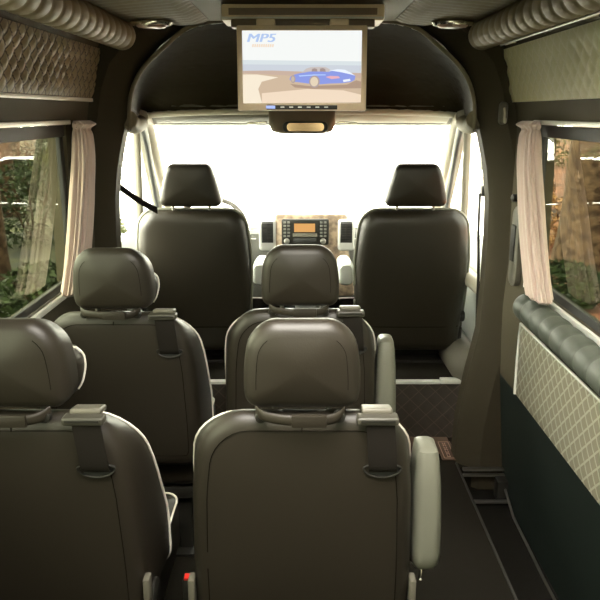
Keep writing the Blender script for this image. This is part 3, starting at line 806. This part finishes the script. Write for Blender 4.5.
loft(bm, rs); link('console_lower', bm, DASHM, t)

# steering wheel
t = thing('steering_wheel', 'dark steering wheel peeping out beside the left cab seat', 'steering wheel', (-.555, 4.12, .95))
Rw = Matrix.Rotation(math.radians(50), 3, 'X')
def W(x, y): return Rw @ P(x, y, 0)
bm = NB(); tube(bm, [W(.215 * math.cos(a), .215 * math.sin(a)) for a in [2 * PI * q / 48 for q in range(48)]], .015, 10, closed=True); link('rim', bm, LEATHER_D, t)
bm = NB(); lathe(bm, [(.02, -.03), (.07, -.02), (.075, .01), (.05, .03), (.01, .034)], (0, 0, 0), 'z', 28); bm.transform(Rw.to_4x4()); link('hub', bm, PLASTIC, t)
for a in (0, PI, -PI / 2):
    bm = NB(); tube(bm, [W(.05 * math.cos(a), .05 * math.sin(a)), W(.21 * math.cos(a), .21 * math.sin(a))], .014, 8); link('spoke', bm, SILVERPL, t)
bm = NB(); tube(bm, [Rw @ P(0, 0, -.02), Rw @ P(0, 0, -.19)], .03, 12); link('column', bm, PLASTIC, t)
bm = NB(); tube(bm, [Rw @ P(.02, 0, -.06), Rw @ P(.24, .01, -.05)], lambda q: .010 + .008 * q, 10); link('stalk', bm, SILVERPL, t)

# ------------------------------------------------------------------ cab doors
def cab_door(s, nm):
    d = bpy.data.objects.new(nm, None); COL.objects.link(d); struct(d, 'cab door on the %s' % ('left' if s < 0 else 'right'), 'door')
    def K(o): o['kind'] = 'structure'; return o
    # lower door panel, bulged
    bm = NB(); rs = []
    for y in (3.14, 3.25, 3.6, 4.0, 4.35, 4.5):
        rs.append([P(s * x, y, z) for x, z in ((1.0, .06), (.92, .06), (.915, .28), (.900, .50), (.905, .78), (.93, .90), (.955, .97), (1.0, .97))])
    loft(bm, rs); K(link('door_panel', bm, LIGHTPL, d, True, 35))
    bm = NB(); rs = []
    for y, w in ((3.16, .02), (3.2, .05), (3.5, .06), (3.8, .05), (3.9, .02)):
        rs.append([P(s * (.91 - w * .7 + w * .7 * math.cos(q)), y, .80 + .04 * math.sin(q)) for q in [2 * PI * k / 12 for k in range(12)]])
    loft(bm, rs); K(link('door_armrest', bm, BEIGEPL, d))
    bm = NB(); rs = []
    for y, w in ((3.15, .03), (3.3, .085), (3.7, .09), (3.9, .03)):
        rs.append([P(s * (.925 - w + w * math.cos(q)), y, .38 + .10 * math.sin(q)) for q in [2 * PI * k / 12 for k in range(12)]])
    loft(bm, rs); K(link('door_pocket', bm, GREYPL, d))
    # window frame: sloping front bar, quarter divider, rear bar
    bm = NB()
    A = [P(s * .965, 3.13, .97), P(s * .945, 3.13, 1.30), P(s * .895, 3.13, 1.56)]
    tube(bm, A, .028, 10)
    tube(bm, catmull([P(s * .895, 3.13, 1.56), P(s * .885, 3.4, 1.60), P(s * .882, 3.75, 1.595), P(s * .89, 3.95, 1.54), P(s * .925, 4.25, 1.30), P(s * .96, 4.62, 1.0)], 8), .030, 12)
    tube(bm, [P(s * .955, 4.05, .97), P(s * .905, 3.88, 1.56)], .022, 10)
    K(link('window_frame', bm, GREYPL, d))
    bm = NB(); tube(bm, catmull([P(s * .868, 3.18, 1.55), P(s * .860, 3.4, 1.575), P(s * .86, 3.72, 1.57), P(s * .868, 3.90, 1.51), P(s * .90, 4.18, 1.27), P(s * .935, 4.48, 1.0)], 8), .012, 10); K(link('door_seal', bm, GASKET, d))
    bm = NB(); prism(bm, [P(s * .965, 3.14, .97), P(s * .965, 4.6, .97), P(s * .9, 3.95, 1.57), P(s * .9, 3.14, 1.57)], (s * .004, 0, 0)); K(link('glass', bm, CLEAR, d, False))
    return d
cab_door(-1, 'door_1'); cab_door(1, 'door_2')
for s, nm in ((-1, 'trim_18'), (1, 'trim_19')):
    bm = NB(); pts = [P(s * .875, 3.86, 1.60), P(s * .88, 4.02, 1.565), P(s * .905, 4.35, 1.33), P(s * .945, 4.75, 1.06), P(s * .965, 5.0, .90)]
    tube(bm, catmull(pts, 8), lambda q: .044 - .012 * q, 12); struct(link(nm, bm, BEIGEPL, None), 'windscreen pillar of the cab', 'pillar')
for s, nm in ((-1, 'trim_20'), (1, 'trim_21')):
    bm = NB(); box(bm, P(s * .98, 4.55, .55), (.05, .9, .86)); struct(link(nm, bm, LIGHTPL, None), 'side of the footwell', 'trim')
bm = NB(); box(bm, P(0, 5.06, .52), (1.96, .06, .80)); struct(link('wall_front', bm, DASHM, None), 'bulkhead below the windscreen', 'wall')

# ------------------------------------------------------------------ cab seat belts
def belt(s, pts, label, w=.024):
    t = thing('cab_seat_belt', label, 'seat belt', (0, 0, 0), 'cab seat belts')
    bm = NB(); c = catmull(pts, 6)
    rings = [[p + P(0, -w, 0) * .3 + q for q in (P(0, 0, w), P(s * .002, 0, w), P(s * .002, 0, -w), P(0, 0, -w))] for p in c] if abs(c[-1].z - c[0].z) < .3 else [[p + q for q in (P(0, -w, 0), P(s * .002, -w, 0), P(s * .002, w, 0), P(0, w, 0))] for p in c]
    loft(bm, rings); link('webbing', bm, WEB, t)
    a = c[0]
    bm = NB(); box(bm, a + P(s * .012, -.004, .012), (.018, .05, .05), .005); link('belt_anchor', bm, PLASTIC, t)
    bm = NB(); box(bm, a + P(s * .004, -.0, .13), (.016, .03, .05), .005); link('height_adjuster', bm, BEIGEPL, t)
    return t
belt(-1, [P(-.832, 3.18, 1.300), P(-.76, 3.22, 1.235), P(-.69, 3.30, 1.175)], 'black belt slanting from the left pillar to the left cab seat', .016)
belt(1, [P(.815, 3.18, 1.27), P(.822, 3.19, 1.1), P(.835, 3.19, .90), P(.845, 3.19, .62)], 'black belt hanging down the front of the right pillar')

# latch handle on the right wall beside the pillar, grab strap on the pillar
t = thing('door_latch', 'black latch handle in pale bezel on right wall by the pillar', 'latch', (.885, 2.80, 1.10))
bm = NB(); rs = []
for x, k in ((.012, 0), (-.010, 0), (-.016, .008)): rs.append([P(x, y, z) for y, z in rrect(.045 - k, -.17 + k, .16 - k, .04, .04)])
loft(bm, rs); link('bezel', bm, GREYPL, t)
bm = NB(); box(bm, P(-.018, 0, .01), (.010, .05, .15), .006); link('lever', bm, PLASTIC, t)
bm = NB(); lathe(bm, [(.004, -.04), (.016, -.034), (.016, -.014), (.012, 0)], P(0, .0, .195), 'x', 16); link('lock_button', bm, PLASTIC, t)
t = thing('coat_hook', 'small pale oval coat hook high on the right pillar', 'hook', (.822, 2.918, 1.625))
bm = NB(); rs = []
for y, k in ((.012, 0), (-.006, .001), (-.012, .005)): rs.append([P(x, y, z) for x, z in rrect(.017 - k, -.045 + k, .045 - k, .015, .015)])
loft(bm, rs); link('hook_base', bm, GREYPL, t)
bm = NB(); tube(bm, catmull([P(0, -.01, .02), P(0, -.022, 0), P(0, -.024, -.03), P(0, -.036, -.035), P(0, -.036, -.02)], 4), .005, 8); link('hook_prong', bm, BEIGEPL, t)

# bits at the foot of the right pillar: sill plate and rail
t = thing('door_track', 'metal step rail at the foot of the right pillar', 'rail', (.85, 2.90, 0))
bm = NB(); box(bm, P(0, .0, .022), (.20, .022, .012), .003); box(bm, P(0, -.012, -.002), (.20, .02, .010), .003); link('rail_bar', bm, STEEL, t)
bm = NB(); box(bm, P(.07, -.05, -.05), (.05, .06, .10), .008); link('rail_stop', bm, PLASTIC, t)
bm = NB(); box(bm, P(0, -.10, -.088), (.20, .02, .012), .003); link('rail_lower', bm, STEEL, t)
bm = NB(); tube(bm, [P(.938, .3, -.118), P(.938, 2.3, -.118), P(.936, 2.7, -.10), P(.930, 2.86, -.02)], .006, 8); struct(link('baseboard_right', bm, STEEL, None), 'thin metal edge where right wall meets the step', 'trim')

# ------------------------------------------------------------------ outside: clearing ahead, forest at both sides
GZ = -.70
bm = NB()
pts = [(-3.0, -14), (3.0, -14), (2.6, 3), (3.4, 10), (9, 32), (30, 110), (-30, 110), (-9, 32), (-3.4, 10), (-2.6, 3)]
prism(bm, [P(x, y, GZ) for x, y in pts], (0, 0, -.1)); struct(link('ground', bm, GRAVEL, None, False), 'pale gravel clearing around the van', 'ground')
for s, nm in ((-1, 'forest_floor'), (1, 'forest_floor')):
    bm = NB()
    def fl(u, v):
        y = -14 + 104 * v
        xe = 1.95 if y < 6.5 else .30 * y
        x = xe + (38) * u ** 1.5
        z = GZ - .06 + .10 * min(1, u * 12) + .35 * u * 3 * (.5 + .5 * noise.noise(P(x * .2, y * .2, s))) + .10 * noise.noise(P(x * .8, y * .8, 3 * s))
        return P(s * x, y, max(z, GZ - .06))
    grid_sheet(bm, fl, 40, 110, (0, 0, -.3)); struct(link(nm, bm, LITTER if s > 0 else MOSS, None, True, 80), 'leaf litter on the forest floor', 'ground')

def leaves(bm, c, rad, n, size, flatten=.8, rng=random):
    for _ in range(n):
        while True:
            v = P(rng.uniform(-1, 1), rng.uniform(-1, 1), rng.uniform(-1, 1))
            if v.length < 1: break
        v = v.normalized() * (v.length ** .5)
        p = Vector(c) + P(v.x * rad[0], v.y * rad[1], v.z * rad[2])
        a = P(rng.gauss(0, 1), rng.gauss(0, 1), rng.gauss(0, .6)).normalized(); b = a.orthogonal().normalized()
        b = (Matrix.Rotation(rng.uniform(0, 6.3), 3, a) @ b)
        L = size * rng.uniform(.6, 1.3); w = L * .42
        q = [p - a * L * .5, p + b * w * .5, p + a * L * .5, p - b * w * .5]
        bm.faces.new([bm.verts.new(x) for x in q])

def make_tree(loc, h, r, crown_r, leaf, label, n=1500):
    t = thing('tree', label, 'tree', loc, 'trees beside the clearing')
    bm = NB(); pts = [P(.10 * math.sin(k * 1.3) * k * .12, .10 * math.cos(k * 1.7) * k * .12, h * k / 8 - .25) for k in range(9)]
    c = catmull(pts, 4)
    tube(bm, c, lambda q: r * (1.35 - .75 * q if q > .08 else 1.35 + (.08 - q) * 6), 12)
    for v in bm.verts: v.co += P(noise.noise(v.co * 3), noise.noise(v.co * 3 + P(9, 0, 0)), 0) * r * .18
    link('trunk', bm, BARK, t)
    bm = NB()
    for k in range(6):
        a = k * 1.05; z = h * (.5 + .07 * k)
        tube(bm, [P(0, 0, z), P(math.cos(a) * crown_r * .4, math.sin(a) * crown_r * .4, z + .4), P(math.cos(a) * crown_r * .8, math.sin(a) * crown_r * .8, z + .6)], lambda q: r * .35 * (1 - .7 * q), 6)
    link('branch', bm, BARK, t)
    bm = NB(); leaves(bm, P(0, 0, h * .82), (crown_r, crown_r, h * .34), n, .42); link('crown', bm, leaf, t, False)
    return t
def make_shrub(loc, r, h, leaf, label, n=900):
    t = thing('shrub', label, 'shrub', loc, 'shrubs on the forest floor')
    bm = NB()
    for k in range(5):
        a = k * 1.26; tube(bm, [P(0, 0, -.1), P(math.cos(a) * r * .25, math.sin(a) * r * .25, h * .4), P(math.cos(a) * r * .6, math.sin(a) * r * .6, h * .8)], .018, 5)
    link('stem', bm, BARK, t)
    bm = NB(); leaves(bm, P(0, 0, h * .5), (r, r, h * .55), n, .09 + .03 * r)
    link('foliage', bm, leaf, t, False)
    return t
TREES = [
    (4.05, 9.6, 10, .34, 2.2, LEAF1, 'thick brown tree trunk nearest outside the right window'),
    (6.9, 15.5, 11, .26, 2.6, LEAF1, 'tree farther back outside the right window'),
    (9.6, 23, 12, .30, 3.0, LEAF2, 'distant tree beyond the right window'),
    (6.4, 4.5, 10, .26, 2.2, LEAF1, 'tree standing beside the van on the right'),
    (-4.35, 9.3, 10, .22, 2.2, LEAF1, 'dark tree trunk nearest outside the left window'),
    (-6.6, 15.2, 11, .25, 2.6, LEAF1, 'tree farther back outside the left window'),
    (-9.6, 23, 12, .30, 3.0, LEAF2, 'distant tree beyond the left window'),
]
for s_, side in ((1, 'right'), (-1, 'left')):
    for x, y, w in ((6.7, 11.6, 'slender shaded tree in the second rank on the %s'), (10.6, 11.6, 'broad shaded tree deep in the forest on the %s'), (10.4, 18.0, 'shaded tree in the third rank on the %s'), (15.2, 21.0, 'outermost shaded tree on the %s'), (8.9, 6.4, 'leafy tree well aside of the van on the %s'), (10.3, 33.6, 'far pale tree at the clearing edge on the %s'), (14.8, 35.0, 'farthest shaded tree on the %s')):
        TREES.append((s_ * x, y, 10.5, .2 + .01 * y * .6, 2.3, LEAF1, w % side))
SHR = [
    (-2.75, 7.2, .55, .7, LEAF1, 'dark green shrub low outside the left window'), (-3.0, 9.9, .5, .9, LEAF2, 'yellow green shrub beside the trunk outside left window'),
    (-4.7, 12.0, .95, 1.4, LEAF1, 'dark shrub beyond the left trunk'), (-5.6, 17.6, 1.2, 1.6, LEAF2, 'yellow green shrub farther off on the left'),
    (-7.8, 20, 1.4, 2.2, LEAF1, 'broad dark shrub far off on the left'), (-11.8, 28, 2.6, 3.0, LEAF1, 'tall dark shrub farthest off on the left'), (-2.15, 5.9, .45, .5, LEAF2, 'small yellow green shrub nearest the van on the left'),
    (2.5, 6.6, .45, .4, LEAF1, 'low dark green shrub nearest the van on the right'), (3.1, 8.0, .5, .55, LEAF1, 'dark green shrub before the thick trunk on the right'),
    (4.3, 12.4, .9, .8, LEAF3, 'russet shrub behind the thick trunk on the right'), (11.8, 29, 2.4, 2.6, LEAF2, 'yellow green shrub far off on the right'), (5.7, 18.4, 1.0, .9, LEAF3, 'russet shrub farther off on the right'),
]
taken = [(q[0], q[1], q[2]) for q in SHR]
for i, (x, y, h, r, c, lf, lb) in enumerate(TREES):
    free = min(max(abs(x - X), abs(y - Y)) - rr for X, Y, rr in taken)
    c = max(.75, min(c, free / 1.12)); taken.append((x, y, c * 1.1))
    make_tree((x, y, GZ), h, r, c, lf, lb)
for x, y, r, h, lf, lb in SHR: make_shrub((x, y, GZ + .05), r, h, lf, lb, 1800 if r < 1.2 else 3000)

# ------------------------------------------------------------------ sky and light
w = bpy.data.worlds.new('World'); sc.world = w; w.use_nodes = True; nt = w.node_tree
bg = nt.nodes['Background']; tc = nt.nodes.new('ShaderNodeTexCoord'); sp = nt.nodes.new('ShaderNodeSeparateXYZ')
nt.links.new(tc.outputs['Generated'], sp.inputs[0])
ra = nt.nodes.new('ShaderNodeValToRGB'); mr = nt.nodes.new('ShaderNodeMapRange')
mr.inputs['From Min'].default_value = -.1; mr.inputs['From Max'].default_value = 1
nt.links.new(sp.outputs['Z'], mr.inputs['Value']); nt.links.new(mr.outputs[0], ra.inputs[0])
ra.color_ramp.elements[0].color = (1.0, .94, .79, 1); ra.color_ramp.elements[1].color = (1.0, .95, .86, 1)
nt.links.new(ra.outputs[0], bg.inputs[0]); mr2 = nt.nodes.new('ShaderNodeMapRange'); mr2.inputs['From Min'].default_value = .9; mr2.inputs['From Max'].default_value = -.9
mr2.inputs['To Min'].default_value = 7.0; mr2.inputs['To Max'].default_value = 48.0
nt.links.new(sp.outputs['X'], mr2.inputs['Value']); nt.links.new(mr2.outputs[0], bg.inputs[1])
sun = bpy.data.lights.new('sun', 'SUN'); sun.energy = 9; sun.angle = .01; sun.color = (1, .93, .8)
so = bpy.data.objects.new('sun', sun); COL.objects.link(so); so.rotation_euler = P(.5, -.2, -1).to_track_quat('-Z', 'Y').to_euler()

# ------------------------------------------------------------------ camera
cam = bpy.data.cameras.new('camera'); co = bpy.data.objects.new('camera', cam); COL.objects.link(co); sc.camera = co
cam.sensor_width = 36; cam.lens = 690 / 600 * 36; cam.shift_x = -2 / 600; cam.clip_start = .02; cam.clip_end = 400
co.location = (0, 0, 1.63); co.rotation_euler = (PI / 2 - math.atan(188 / 690), 0, 0)
sc.view_settings.view_transform = 'Standard'; sc.view_settings.look = 'None'; sc.view_settings.gamma = 1
sc.view_settings.use_curve_mapping = False; sc.view_settings.exposure = .3
sc.cycles.max_bounces = 10; sc.cycles.diffuse_bounces = 5; sc.cycles.transparent_max_bounces = 24
